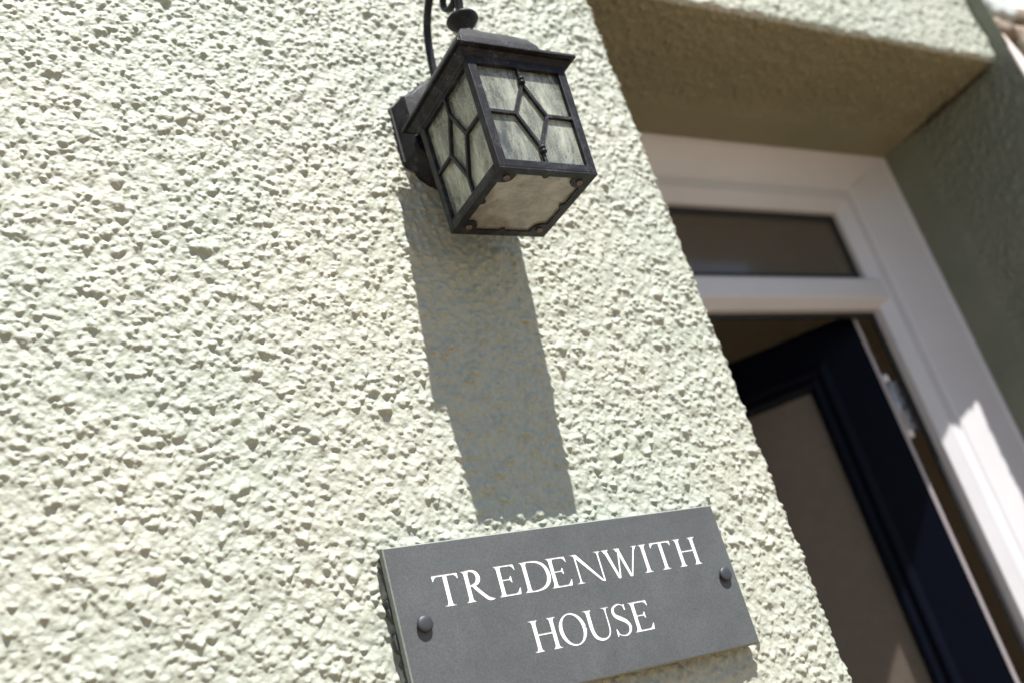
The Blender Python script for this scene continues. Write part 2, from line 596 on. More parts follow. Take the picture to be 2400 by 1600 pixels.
XR, ZL, YD = 1.0171, 2.4804, .325     # opening: right side, top, depth to the frame
RC = .011
def path_flat_wrap(svals, depth):
    """svals <= 0 runs on the facade towards the arris, > 0 round it and into the opening"""
    pos = np.empty((len(svals), 2)); nor = np.empty((len(svals), 2))
    arc = RC * math.pi / 2
    for i, s in enumerate(svals):
        if s <= -RC:
            pos[i] = (s, 0); nor[i] = (0, -1)
        elif s <= -RC + arc:
            t = (s + RC) / RC
            pos[i] = (-RC + RC * math.sin(t), RC - RC * math.cos(t)); nor[i] = (math.sin(t), -math.cos(t))
        else:
            pos[i] = (0, RC + s - (-RC + arc)); nor[i] = (1, 0)
    return pos, nor

# ------------------------------------------------------------------ setting
def struct(o):
    o['kind'] = 'structure'
    return o
struct(box('pavement', -12, 14, -2.2, -.02, -.3, 0, 'pavement'))
struct(box('kerb', -12, 14, -2.36, -2.204, -.3, .004, 'kerb', bevel=.01))
struct(box('road', -12, 14, -8, -2.364, -.32, -.12, 'road'))
g = struct(box('ground', -150, 150, -150, 150, -.6, -.34, 'ground'))

# ------------------------------------------------------------------ the house
house = root('rendered_house', (0, 0, 0), 'pale green roughcast rendered house front with a recessed doorway', 'house')

def wall_meshes():
    # left of the doorway, round the arris
    s = graded(-4.0, RC * .5708 + .30, -.90, .02, .00098, .03)
    z = graded(0.0, ZL, 1.42, ZL, .00098, .03)
    pos, nor = path_flat_wrap(s, .3)
    Hs = H(s[:, None], z[None, :])
    fade = np.ones(len(s)); 
    Hs = Hs * fade[:, None]
    P = np.empty((len(s), len(z), 3))
    P[..., 0] = pos[:, 0:1] + nor[:, 0:1] * Hs
    P[..., 1] = pos[:, 1:2] + nor[:, 1:2] * Hs
    P[..., 2] = z[None, :] - .36 * Hs
    g1 = poly_grid('a', P, None, house)
    # above the lintel line, left part, flat
    s2 = graded(-4.0, 0.0, -.5, 0.0, .003, .03)
    z2 = graded(ZL, 5.2, ZL, 2.75, .003, .04)
    Hs = H(s2[:, None], z2[None, :])
    P = np.empty((len(s2), len(z2), 3))
    P[..., 0] = s2[:, None]; P[..., 1] = -Hs; P[..., 2] = z2[None, :] - .36 * Hs
    g2 = poly_grid('b', P, None, house)
    return mesh_from_grids('wall', [g1, g2], 'paint', house)
wall = wall_meshes()

def lintel_mesh():
    x = np.arange(0, XR + .004, .0021); x[-1] = XR + .006
    # path parameter t: <=0 facade going down to the arris at z = ZL, > 0 into the soffit
    t = graded(-2.72, RC * .5708 + .34, -.26, .34, .0021, .04)
    pos, nor = path_flat_wrap(t, .3)          # pos[:,0] -> -(z - ZL), pos[:,1] -> y
    Z0 = ZL - pos[:, 0]; Y0 = pos[:, 1]; nz = -nor[:, 0]; ny = nor[:, 1]
    Hs = H(x[:, None], (ZL - t)[None, :])
    soft = np.clip((Y0 - .205) / .035, 0, 1)           # trowelled smooth band next to the frame
    sm = H(x[:, None] * .25 + 3.3, (ZL - t)[None, :] * .5) * .12 + .003
    Hs = Hs * (1 - soft)[None, :] + sm * soft[None, :]
    Hs = Hs * np.where(Y0 > .015, 1.6, 1.05)[None, :]
    P = np.empty((len(x), len(t), 3))
    P[..., 0] = x[:, None]
    P[..., 1] = Y0[None, :] + ny[None, :] * Hs
    P[..., 2] = Z0[None, :] + nz[None, :] * Hs - .36 * Hs * (-ny)[None, :]
    k = int(np.argmax(Y0 > RC * .75))
    mesh_from_grids('lintel', [poly_grid('c', P[:, :k + 1], None, house, flip=True)], 'paint', house)
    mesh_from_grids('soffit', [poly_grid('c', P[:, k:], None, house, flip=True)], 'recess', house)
lintel_mesh()

def reveal_mesh():
    y = graded(-.029, .335, -.029, .335, .003, .02)
    z = graded(0, ZL + .01, 1.45, ZL + .01, .003, .04)
    Hs = H(y[:, None] + 7.7, z[None, :]) * 1.05
    soft = np.clip((y - .215) / .03, 0, 1)[:, None]
    wob = H(y[:, None] * .3 + 2.1, z[None, :] * .3) * .35
    Hs = Hs * (1 - soft) + (wob + .004) * soft
    P = np.empty((len(y), len(z), 3))
    P[..., 0] = XR - Hs
    P[..., 1] = y[:, None]
    P[..., 2] = z[None, :] - .3 * Hs
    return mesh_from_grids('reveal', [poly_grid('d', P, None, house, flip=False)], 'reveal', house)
reveal = reveal_mesh()

# crack between soffit and right reveal
def crack_line(name, a, b, n, w, mat):
    V, F = [], []
    for i in range(n + 1):
        t = i / n
        p = Vector(a).lerp(Vector(b), t)
        r = w * (.4 + .9 * random.random()) * math.sin(math.pi * min(1, max(.05, t * .9 + .08)))
        for k in range(6):
            an = k * math.pi / 3
            V.append((p.x + r * math.cos(an) + random.uniform(-.001, .001), p.y, p.z + r * math.sin(an) + random.uniform(-.001, .001)))
    for i in range(n):
        for k in range(6):
            q = i * 6 + k; r_ = i * 6 + (k + 1) % 6
            F.append((q, q + 6, r_ + 6, r_))
    return mesh(name, V, F, mat, house)
M['dark_gap'] = simple('dirty_joint_filler', (.05, .042, .025), .9, .4, 80)
crack_line('joint_sealant', (XR - .002, .01, ZL - .004), (XR - .002, .30, ZL - .004), 40, .0055, 'dark_gap')

# --- door frame with its fanlight
def loop_frame(name, spec, mat, parent, bevel=0.0):
    V, F = [], []
    for (x0, x1, z0, z1, y) in spec:
        V += [(x0, y, z0), (x1, y, z0), (x1, y, z1), (x0, y, z1)]
    for i in range(len(spec) - 1):
        for k in range(4):
            F.append((4 * i + k, 4 * i + (k + 1) % 4, 4 * i + 4 + (k + 1) % 4, 4 * i + 4 + k))
    return mesh(name, V, F, mat, parent, bevel=bevel, seg=2)
frame = loop_frame('door_frame', (
    (.002, XR + .004, -.02, ZL + .004, .42),
    (.002, XR + .004, -.02, ZL + .004, .3215),
    (.005, XR - .0015, -.015, ZL - .0015, .3155),
    (.013, XR - .0095, -.005, ZL - .0095, .3155),
    (.016, XR - .013, -.002, ZL - .013, .321),
    (.120, .9040, .03, 2.413, .350),
    (.124, .9000, .034, 2.409, .354),
    (.156, .8735, .05, 2.383, .354),
    (.160, .8695, .054, 2.379, .357),
    (.182, .8485, .06, 2.3585, .3705),
    (.184, .8465, .062, 2.3565, .400)), 'white_pvc', house, bevel=.0012)

for (za, zb, xa, xb) in ((2.4795, 2.4135, XR - .0005, .9045), (2.4795, 2.4135, .0035, .1195)):
    ya, yb = .3150, .3497
    V = [(xa - .0009, ya - .0002, za + .0002), (xa + .0009, ya - .0002, za - .0002), (xb + .0009, yb - .0002, zb - .0002), (xb - .0009, yb - .0002, zb + .0002)]
    V += [(x, y + .0015, z) for x, y, z in V]
    mesh('mitre_joint', V, [(0, 1, 2, 3), (7, 6, 5, 4), (0, 4, 5, 1), (1, 5, 6, 2), (2, 6, 7, 3), (3, 7, 4, 0)], 'mortar', frame)
# transom bar: profile swept along x
def bar_x(name, x0, x1, prof, mat, parent, bevel=0.0):
    V = [(x, y, z) for x in (x0, x1) for (y, z) in prof]
    n = len(prof)
    F = [(k, (k + 1) % n, n + (k + 1) % n, n + k) for k in range(n)] + [tuple(range(n - 1, -1, -1)), tuple(range(n, 2 * n))]
    return mesh(name, V, F, mat, parent, bevel=bevel)
tr = bar_x('transom_bar', .1605, .8685, [(.3705, 2.196), (.3565, 2.186), (.3535, 2.180), (.3535, 2.143), (.3565, 2.139), (.374, 2.124), (.400, 2.1235), (.400, 2.197)], 'white_pvc', frame, .001)
# gasket round the fanlight and its pane
def ring_xz(name, x0, x1, z0, z1, w, y0, y1, mat, parent):
    ov, tris = region([[(x0, z0), (x1, z0), (x1, z1), (x0, z1)], [(x0 + w, z0 + w), (x1 - w, z0 + w), (x1 - w, z1 - w), (x0 + w, z1 - w)]], lambda s: 0 in s and 1 not in s)
    V, F = slab_vf(ov, tris, lambda a, b, d: (a, d, b), y0, y1)
    return mesh(name, V, F, mat, parent)
ring_xz('glazing_gasket', .1845, .8460, 2.1975, 2.3560, .012, .381, .397, 'gasket', frame)
box('fanlight_pane', .1850, .8455, .386, .392, 2.198, 2.3555, 'window_glass', frame)
ring_xz('draught_seal', .1845, .8460, .05, 2.1230, .008, .388, .396, 'gasket', frame)
# rebate of the right jamb behind the seal

# --- open door leaf, hinged at the right
DH = Vector((.813, .41, 0))
du = Vector((-.6048, .7964, 0)); dn = Vector((-.7964, -.6048, 0))      # along the leaf / out of its face
def leaf(u, z, d):            # d measured inwards from the outer skin
    p = DH + du * u - dn * d
    return (p.x, p.y, z)
DW, DZ = .83, 2.137
def leafpart(name, polys, pred, d0, d1, mat, parent, bevel=0.0):
    ov, tris = region(polys, pred)
    V, F = slab_vf(ov, tris, lambda a, b, d: leaf(a, b, d), d0, d1)
    return mesh(name, V, F, mat, parent, bevel=bevel)
R4 = lambda a, b, c, d: [(a, c), (b, c), (b, d), (a, d)]
G = (.1345, DW - .1345, 1.05, 2.020)
door = leafpart('door', [R4(.006, DW - .006, .06, DZ), R4(*G)], lambda s: 0 in s and 1 not in s, 0, .044, 'navy', house)
def mould(u0, u1, z0, z1, w, h, par, name='door_moulding'):
    """raised ogee moulding ring around an opening in the leaf"""
    prof = [(0, 0), (.0, .35), (.18, .9), (.30, 1.0), (.42, .78), (.5, .55), (.62, .62), (.72, .85), (.82, .8), (.9, .3), (1.0, -.8)]
    V, F = [], []
    for a, b in prof:
        i = a * w
        for (u, z) in ((u0 + i, z0 + i), (u1 - i, z0 + i), (u1 - i, z1 - i), (u0 + i, z1 - i)):
            V.append(leaf(u, z, -b * h))
    n = len(prof)
    for i in range(n - 1):
        for k in range(4):
            F.append((4 * i + k, 4 * i + (k + 1) % 4, 4 * i + 4 + (k + 1) % 4, 4 * i + 4 + k))
    return mesh(name, V, F, 'navy', par)
mould(.089, DW - .089, 1.004, 2.066, .052, .011, door)
mould(.13, DW - .13, .25, .86, .045, .010, door)
leafpart('door_pane', [R4(G[0] - .001, G[1] + .001, G[2] - .001, G[3] + .001)], lambda s: True, .010, .016, 'frosted', door)
leafpart('door_edge_strip', [R4(-.001, .0055, .06, DZ)], lambda s: True, -.001, .044, 'edge', door)
leafpart('door_edge_strip', [R4(DW - .0055, DW + .001, .06, DZ)], lambda s: True, -.001, .044, 'edge', door)
# hinges: plate bridging the gap, knuckle and two white caps
def hinge_at(z0):
    z1 = z0 + .104
    V = []
    parts = [box_vf(.8155, .8720, .4055, .4115, z0, z1)]
    V, F = join_vf(parts)
    h = mesh('hinge', V, F, 'hinge', door, bevel=.0008)
    for k in range(3):
        zc = z0 + .018 + k * .028
        lathe('hinge_screw', .838 - .004 * (k % 2), .4056, [(.0001, .0022), (.003, .0018), (.0042, .0006), (.0044, 0)][::-1], 'gasket', door, 12, axis='y', z0=zc)
    for zz0, zz1 in ((z1 + .0005, z1 + .016), (z0 - .016, z0 - .0005)):
        lathe('hinge_cap', .8195, .4085, [(.0065, 0), (.0070, .001), (.0070, .0135), (.0058, .0155)], 'nylon', door, 16, z0=zz0)
    lathe('hinge_knuckle', .8195, .4085, [(.0058, 0), (.0058, z1 - z0)], 'hinge', door, 16, z0=z0)
hinge_at(1.872)
hinge_at(1.00)
hinge_at(.20)

# --- hall behind the door
box('hall_ceiling', .03, 1.9, .47, 4.0, 2.42, 2.46, 'hall', house)
box('hall_wall', 1.86, 1.9, .47, 4.0, 0, 2.418, 'hall', house)
box('hall_wall', -.01, .03, .47, 4.0, 0, 2.418, 'hall', house)
box('hall_wall', .032, 1.858, 3.96, 4.0, 0, 2.418, 'hall', house)
box('hall_floor', .03, 1.9, .47, 4.0, -.02, .02, 'hall_floor', house)
# inner leaf of the front wall round the opening
V, F = join_vf([box_vf(-4, .0, .34, .468, 0, 5.2), box_vf(XR + .006, 2.4, .34, .468, 0, 5.2), box_vf(.0005, XR + .0055, .34, .468, ZL + .02, 5.2)])
mesh('inner_wall', V, F, 'hall', house)
box('doorstep', .0, XR, .0, .47, -.02, .045, 'kerb', house, .004)

# ------------------------------------------------------------------ neighbouring wall at the right
nb = root('neighbouring_wall', (1.3, 0, 0), 'low brown stone wall with a pinkish white painted edge, right of the doorway', 'wall')
V, F = slab_vf(*region([[(XR + .0075, 0.0), (1.30, 0.0), (1.20, 2.10), (1.075, 2.43), (1.037, 2.520), (1.028, 2.529), (XR + .0075, 2.523)]], lambda s: True), lambda a, b, d: (a, d, b), -.030, .30)
mesh('painted_edge', V, F, 'pink', nb, bevel=.003)
def rough_block(name, x0, x1, z0, z1, y0, y1, mat, amp=.004, n=5, slant=None):
    V, F = [], []
    rs = np.random.RandomState(int((x0 * 1000 + z0 * 777) % 9999))
    nx = max(2, int((x1 - x0) / .012)); nz = max(2, int((z1 - z0) / .012)); ny = 3
    idx = {}
    def vid(i, j, k):
        key = (i, j, k)
        if key not in idx:
            x = x0 + (x1 - x0) * i / nx; z = z0 + (z1 - z0) * j / nz; y = y0 + (y1 - y0) * k / ny
            if slant: z += slant(x) * (j / nz)
            edge = (i in (0, nx)) + (j in (0, nz)) + (k in (0, ny))
            pull = .004 * (edge - 1) if edge > 1 else 0
            cx, cy, cz = (x0 + x1) / 2, (y0 + y1) / 2, (z0 + z1) / 2
            d = Vector((cx - x, (cy - y), cz - z)); d = d.normalized() * pull if d.length > 0 else d
            idx[key] = len(V)
            V.append((x + d.x + rs.uniform(-amp, amp) * .6, y + d.y + rs.uniform(-amp, amp), z + d.z + rs.uniform(-amp, amp) * .6))
        return idx[key]
    for i in range(nx):
        for j in range(nz):
            F.append((vid(i, j, 0), vid(i + 1, j, 0), vid(i + 1, j + 1, 0), vid(i, j + 1, 0)))
            F.append((vid(i, j + 1, ny), vid(i + 1, j + 1, ny), vid(i + 1, j, ny), vid(i, j, ny)))
        for k in range(ny):
            F.append((vid(i, 0, k), vid(i, 0, k + 1), vid(i + 1, 0, k + 1), vid(i + 1, 0, k)))
            F.append((vid(i, nz, k + 1), vid(i, nz, k), vid(i + 1, nz, k), vid(i + 1, nz, k + 1)))
    for j in range(nz):
        for k in range(ny):
            F.append((vid(0, j, k + 1), vid(0, j, k), vid(0, j + 1, k), vid(0, j + 1, k + 1)))
            F.append((vid(nx, j, k), vid(nx, j, k + 1), vid(nx, j + 1, k + 1), vid(nx, j + 1, k)))
    return mesh(name, V, F, mat, nb, smooth=True)
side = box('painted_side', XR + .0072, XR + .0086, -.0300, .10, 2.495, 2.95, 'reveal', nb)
b0 = rough_block('stone', XR + .009, 1.118, 2.575, 2.95, -.036, .2, 'grey_stone')
b0['label'] = 'grey white washed block above the brown stones'
rough_block('stone', XR + .010, 1.090, 2.531, 2.571, -.034, .2, 'stone')
rough_block('stone', 1.094, 1.185, 2.47, 2.566, -.030, .2, 'stone')
rough_block('stone', 1.121, 1.182, 2.570, 2.612, -.036, .2, 'stone')
rough_block('stone', 1.19, 1.32, 2.39, 2.50, -.030, .2, 'stone')
rough_block('stone', 1.10, 1.20, 2.37, 2.464, -.024, .2, 'stone')
rough_block('stone', 1.205, 1.36, 2.26, 2.384, -.026, .2, 'stone')
box('mortar_core', 1.05, 1.40, .01, .28, 0, 2.38, 'mortar', nb)

# ------------------------------------------------------------------ wall lantern
CX, CY = -.3232, -.1120
lamp = root('wall_lantern', (CX, 0, 2.06), 'black square wall lantern with leaded dusty glass on a curved arm, above the slate sign', 'lantern')
ZB, ZT = 1.981, 2.124
def body(p, q, z):
    """local half-size coords (metres at the top) -> world, the body narrows slightly downwards"""
    t = (z - ZB) / (ZT - ZB)
    k = (.1215 + (.1262 - .1215) * t) / .1262
    cx = -.3248 + (.0016) * t; cy = -.1138 + (-.0003) * t
    return (cx + p * k, cy + q * k, z)
HB = .0631
PW = .0105
def quad_prism(p0, p1, q0, q1, z0, z1):
    V = [body(p, q, z) for z in (z0, z1) for q in (q0, q1) for p in (p0, p1)]
    return V, [(0, 2, 3, 1), (4, 5, 7, 6), (0, 1, 5, 4), (2, 6, 7, 3), (0, 4, 6, 2), (1, 3, 7, 5)]
for sp, sq in ((-1, -1), (1, -1), (-1, 1), (1, 1)):
    a, b = sorted((sp * HB, sp * (HB - PW))); c, d = sorted((sq * HB, sq * (HB - PW)))
    mesh('corner_post', *quad_prism(a, b, c, d, ZB, ZT), 'black', lamp, bevel=.0009)
for k in range(4):
    for (z0, z1, nm) in ((ZB, ZB + .0092, 'bottom_rail'), (ZT - .010, ZT, 'top_rail')):
        e = HB - PW - .0001
        if k == 0: args = (-e, e, -HB, -HB + .006)
        if k == 1: args = (-e, e, HB - .006, HB)
        if k == 2: args = (-HB, -HB + .006, -e, e)
        if k == 3: args = (HB - .006, HB, -e, e)
        mesh(nm, *quad_prism(*args, z0, z1), 'black', lamp, bevel=.0007)

# side mapping: (a, z, d) with a along the face, d inwards
SIDES = [lambda a, z, d: body(a, -HB + d, z), lambda a, z, d: body(-HB + d, -a, z),
         lambda a, z, d: body(-a, HB - d, z), lambda a, z, d: body(HB - d, a, z)]
A0 = HB - PW
zt0, zb0 = ZT - .010, ZB + .0092
JT, JB, ZJ, AJ = 2.0935, 2.0105, 2.0525, .0200
lw = .0037
lead_lines = [[(0, zt0 + .001), (0, JT)], [(0, JT), (-AJ, ZJ)], [(0, JT), (AJ, ZJ)], [(-AJ, ZJ), (0, JB)], [(AJ, ZJ), (0, JB)],
              [(0, JB), (0, zb0 - .001)], [(-A0 - .001, ZJ), (-AJ, ZJ)], [(AJ, ZJ), (A0 + .001, ZJ)]]
def seg_poly(a, b, w):
    dx, dy = b[0] - a[0], b[1] - a[1]; l = math.hypot(dx, dy); ex, ey = dx / l * w * .5, dy / l * w * .5
    nx, ny = -ey, ex
    return [(a[0] - ex * .6 + nx, a[1] - ey * .6 + ny), (a[0] - ex * .6 - nx, a[1] - ey * .6 - ny), (b[0] + ex * .6 - nx, b[1] + ey * .6 - ny), (b[0] + ex * .6 + nx, b[1] + ey * .6 + ny)]
panes2d = [
    [(-A0 - .002, zt0 + .002), (0, zt0 + .002), (0, JT), (-AJ, ZJ), (-A0 - .002, ZJ)],
    [(A0 + .002, zt0 + .002), (0, zt0 + .002), (0, JT), (AJ, ZJ), (A0 + .002, ZJ)],
    [(0, JT), (AJ, ZJ), (0, JB), (-AJ, ZJ)],
    [(-A0 - .002, ZJ), (-AJ, ZJ), (0, JB), (0, zb0 - .002), (-A0 - .002, zb0 - .002)],
    [(A0 + .002, ZJ), (AJ, ZJ), (0, JB), (0, zb0 - .002), (A0 + .002, zb0 - .002)]]
for si, S_ in enumerate(SIDES):
    ov, tris = region([seg_poly(a, b, lw) for a, b in lead_lines], lambda s: len(s) > 0)
    V, F = slab_vf(ov, tris, lambda a, z, d: S_(a, z, d), .0008, .0048)
    mesh('lead_strip', V, F, 'black', lamp, bevel=.0005)
    for P2 in panes2d:
        cxm = sum(p[0] for p in P2) / len(P2); czm = sum(p[1] for p in P2) / len(P2)
        Q = [(cxm + (p[0] - cxm) * .993, czm + (p[1] - czm) * .993) for p in P2]
        V, F = slab_vf(*region([Q], lambda s: True), lambda a, z, d: S_(a, z, d), .0052, .0070)
        mesh('glass_pane', V, F, 'lamp_glass', lamp)
    if si in (0, 2):
        for zk in (2.0972, 2.0068):
            c = S_(0, zk, .0015)
            prof = [(.0024, -.0044), (.0039, -.0036), (.0039, -.0016), (.0026, -.0008), (.0026, .0008), (.0039, .0016), (.0039, .0036), (.0024, .0044)]
            lathe('lead_collar', c[0], c[1], prof, 'black', lamp, 16, z0=zk)
# bottom plate with corner lugs, and the cloudy base glass
def disc(cx, cy, r, n=18, ph=0):
    return [(cx + r * math.cos(2 * math.pi * k / n + ph), cy + r * math.sin(2 * math.pi * k / n + ph)) for k in range(n)]
e = HB * (.1215 / .1262); i_ = e - .0095
pol = [R4(-e, e, -e, e), R4(-i_, i_, -i_, i_)]
SC = .0455
for sx in (-1, 1):
    for sy in (-1, 1):
        pol.append(disc(sx * SC, sy * SC, .0098)); pol.append([(sx * e * .99, sy * (SC - .0098)), (sx * (SC), sy * (SC - .0098)), (sx * SC, sy * e * .99), (sx * e * .99, sy * e * .99)])
        pol.append([(sx * (SC - .0098), sy * SC), (sx * (SC - .0098), sy * e * .99), (sx * SC, sy * e * .99), (sx * SC, sy * SC)])
for (a, b) in ((0, -i_), (0, i_), (-i_, 0), (i_, 0)):
    pol.append(disc(a, b, .0042, 12))
ov, tris = region(pol, lambda s: 0 in s and (1 not in s or len(s - {0, 1}) > 0))
V, F = slab_vf(ov, tris, lambda a, b, d: (-.3248 + a, -.1138 + b, d), ZB - .0022, ZB - .0001)
F = [tuple(reversed(f)) for f in F]
mesh('bottom_plate', V, F, 'black', lamp, bevel=.0004)
box('base_glass', -.3248 - i_ - .002, -.3248 + i_ + .002, -.1138 - i_ - .002, -.1138 + i_ + .002, ZB + .0003, ZB + .0023, 'base_glass', lamp)
for sx in (-1, 1):
    for sy in (-1, 1):
        lathe('screw', -.3248 + sx * SC, -.1138 + sy * SC, [(.0038, 0), (.0038, -.0010), (.0030, -.0022), (.0012, -.0024), (.0010, -.0012)], 'screw', lamp, 14, z0=ZB - .0023)

# roof: square loops
def sq_loops(name, prof, mat, parent, cx, cy, bevel=0.0, close=True):
    V, F = [], []
    for (hx, hy, z) in prof:
        V += [(cx - hx, cy - hy, z), (cx + hx, cy - hy, z), (cx + hx, cy + hy, z), (cx - hx, cy + hy, z)]
    for i in range(len(prof) - 1):
        for k in range(4):
            F.append((4 * i + k, 4 * i + (k + 1) % 4, 4 * i + 4 + (k + 1) % 4, 4 * i + 4 + k))
    n = len(prof)
    F.append((3, 2, 1, 0)); F.append((4 * n - 4, 4 * n - 3, 4 * n - 2, 4 * n - 1))
    return mesh(name, V, F, mat, parent, bevel=bevel, seg=2)
rz = 2.1292
RCX, RCY = -.3228, -.1100
sq_loops('eave_moulding', [(.0600, .0605, 2.118), (.0640, .0645, 2.118), (.0650, .0655, 2.1215), (.0675, .068, 2.1235), (.0690, .0695, 2.1262), (.0715, .072, 2.1285), (.0715, .072, rz + .001)], 'black', lamp, RCX, RCY, .0004)
rp = [(.0752, 0.0), (.0755, .001), (.0752, .0042), (.0700, .0062), (.0560, .0120), (.0520, .0150), (.0510, .0300), (.0500, .0360), (.0475, .0420), (.0440, .0490), (.0385, .0570), (.0310, .0660), (.0220, .0745), (.0140, .0800), (.0125, .0860), (.0100, .0900)]
sq_loops('roof', [(h, h + .0028 * (h / .075), rz + .0012 + z) for h, z in rp], 'black', lamp, RCX, RCY, .0005)
lathe('finial', RCX, RCY + .001, [(.0095, 0), (.0102, .0015), (.0098, .003), (.0066, .0042), (.0064, .0055), (.0085, .0085), (.0122, .0135), (.0168, .0190), (.0192, .0225), (.0194, .0245), (.0182, .0257), (.0090, .0250), (.0070, .0280), (.0066, .034)], 'black', lamp, 32, z0=rz + .0912)
lathe('lampholder', RCX, RCY, [(.016, 0), (.019, .003), (.019, .022), (.012, .03), (.012, .05)], 'interior_white', lamp, 20, z0=2.082)

# arm: from the back plate up, over and down to the finial, plus the scroll
AX = RCX - .0005
arm_pts = [(-.018, 2.190), (-.0205, 2.215), (-.0235, 2.245), (-.0285, 2.275), (-.0385, 2.301), (-.0560, 2.322), (-.0800, 2.3355), (-.1020, 2.333), (-.1165, 2.320), (-.1205, 2.300), (-.1165, 2.278), (-.1105, 2.257)]
path = [(AX, y, z) for (y, z) in catmull(arm_pts, 6)]
sweep('arm', path, (.0095, .0080), (1, 0, 0), 'black', lamp)
sc = []
for k in range(34):
    t = k / 33
    a = math.radians(-8 - 400 * t)
    r = .0245 * (1 - t) ** 1.1 * .55 + .0062
    if t < .12: r = .0205 - t * .03
    sc.append((AX, -.0965 - r * math.cos(a) * 1.0, 2.2925 + r * math.sin(a)))
sweep('scroll', sc, lambda t: (.0085, .0062 - .0015 * t), (1, 0, 0), 'black', lamp)
# back plate: nested outlines
def outline(hw, dz):
    return [(-hw, 2.112 - dz * .2), (-hw, 2.190 + dz * .1), (-hw * .80, 2.199 + dz), (-hw * .52, 2.213 + dz), (-hw * .22, 2.226 + dz), (hw * .22, 2.226 + dz), (hw * .52, 2.213 + dz), (hw * .80, 2.199 + dz), (hw, 2.190 + dz * .1),
            (hw, 2.112 - dz * .2), (hw * .62, 2.086 - dz), (hw * .2, 2.077 - dz), (-hw * .2, 2.077 - dz), (-hw * .62, 2.086 - dz)]
loops = [(.0645, .004, .006), (.0645, .004, -.0040), (.0615, .002, -.0052), (.0575, -.002, -.0260), (.0545, -.005, -.0300), (.0300, -.018, -.0325)]
V, F = [], []
for hw, dz, y in loops:
    V += [(-.3245 + x, y, z) for x, z in outline(hw, dz)]
n = 14
for i in range(len(loops) - 1):
    for k in range(n):
        F.append((i * n + k, i * n + n + k, i * n + n + (k + 1) % n, i * n + (k + 1) % n))
F.append(tuple((len(loops) - 1) * n + k for k in range(n)))
mesh('back_plate', V, [tuple(reversed(f)) for f in F], 'black', lamp, bevel=.0008)
sq_loops('arm_socket', [(.011, .009, 2.160), (.012, .010, 2.164), (.012, .010, 2.196), (.010, .008, 2.200)], 'black', lamp, AX, -.0405 + .012, .0006)
# small block that ties the body to the back plate
box('body_bracket', -.3385, -.3105, -.0510, -.0326, 2.085, 2.108, 'black', lamp, .001)

# ------------------------------------------------------------------ slate sign
SX, SZ = -.5308, 1.650
SWI, SHI = .4000, .1528
sign = root('house_sign', (SX + SWI / 2, -.01, SZ - SHI / 2), 'grey slate house name sign reading TREDENWITH HOUSE, on the wall below the lantern', 'sign')
CAP = 30.6
TH, ST = 2.0, 4.6
def foot(x, w, y=0, up=1, sl=5.4, sr=5.4, t=1.1):
    u = up
    return [(x - sl, y), (x + sr, y), (x + sr, y + u * t), (x + w / 2 + 1.1, y + u * (t + .45)), (x + w / 2 + .15, y + u * 3.0), (x + w / 2, y + u * 4.2),
            (x - w / 2, y + u * 4.2), (x - w / 2 - .15, y + u * 3.0), (x - w / 2 - 1.1, y + u * (t + .45)), (x - sl, y + u * t)]
def stem(x, w=ST, y0=0, y1=CAP, top=(4.9, 4.9), bot=(5.4, 5.4)):
    P = [[(x - w / 2, y0), (x + w / 2, y0), (x + w / 2 * .96, (y0 + y1) / 2), (x + w / 2, y1), (x - w / 2, y1), (x - w / 2 * .96, (y0 + y1) / 2)]]
    if bot: P.append(foot(x, w, y0, 1, *bot))
    if top: P.append(foot(x, w, y1, -1, *top))
    return P
def arm_(x0, x1, y, t=TH, tipdn=0, tipup=0, flare=2.4):
    P = [[(x0, y - t / 2), (x1, y - t / 2), (x1, y + t / 2), (x0, y + t / 2)]]
    if tipdn: P.append([(x1, y + t / 2), (x1 - flare * 1.9, y - t / 2 + .05), (x1 - flare * .9, y - t / 2 - tipdn * .3), (x1 - .25, y - t / 2 - tipdn), (x1 + .75, y - t / 2 - tipdn)])
    if tipup: P.append([(x1, y - t / 2), (x1 + 1.3, y + t / 2 + tipup), (x1 + .4, y + t / 2 + tipup), (x1 - flare * .9, y + t / 2 + tipup * .3), (x1 - flare * 1.9, y + t / 2 - .05)])
    return P
def ring(cx, cy, rx, ry, thick, thin, a0=0, a1=360, n=56, tilt=0):
    pts, ws = [], []
    for k in range(n + 1):
        a = math.radians(a0 + (a1 - a0) * k / n)
        w = thin + (thick - thin) * abs(math.cos(a - math.radians(tilt))) ** 1.7
        pts.append((cx + (rx - w / 2) * math.cos(a), cy + (ry - w / 2) * math.sin(a))); ws.append(w)
    return strip(pts, ws)
def G_T(): 
    P = stem(13.6, top=None, bot=(6.4, 6.4)) + [[(.8, CAP - TH), (26.6, CAP - TH), (26.6, CAP), (.8, CAP)]]
    P.append([(0, CAP + .1), (2.0, CAP), (4.6, CAP - TH + .05), (2.2, CAP - TH - 1.6), (1.1, CAP - 6.0), (.2, CAP - 6.0)])
    P.append([(27.4, CAP + .1), (25.4, CAP), (22.8, CAP - TH + .05), (25.2, CAP - TH - 1.6), (26.3, CAP - 6.0), (27.2, CAP - 6.0)])
    return P
def G_R():
    P = stem(6.0, top=(5.6, 0), bot=(5.5, 5.3))
    pts = catmull([(6, CAP - .7), (11.2, CAP - .6), (16.4, CAP - 2.6), (18.4, CAP - 7.6), (16.2, CAP - 12.6), (11, CAP - 14.6), (6, CAP - 14.8)], 7)
    n = len(pts) - 1
    P += strip(pts, [1.8 + 3.0 * math.sin(math.pi * k / n) ** 2.2 for k in range(n + 1)])
    leg = catmull([(11.5, 15.6), (18.4, 7.6), (24.4, 1.8), (28.6, .55), (31.8, .4)], 6)
    n = len(leg) - 1
    P += strip(leg, [3.6, *[4.2 if k / n < .55 else 4.2 - 3.4 * ((k / n - .55) / .45) for k in range(1, n + 1)]])
    return P
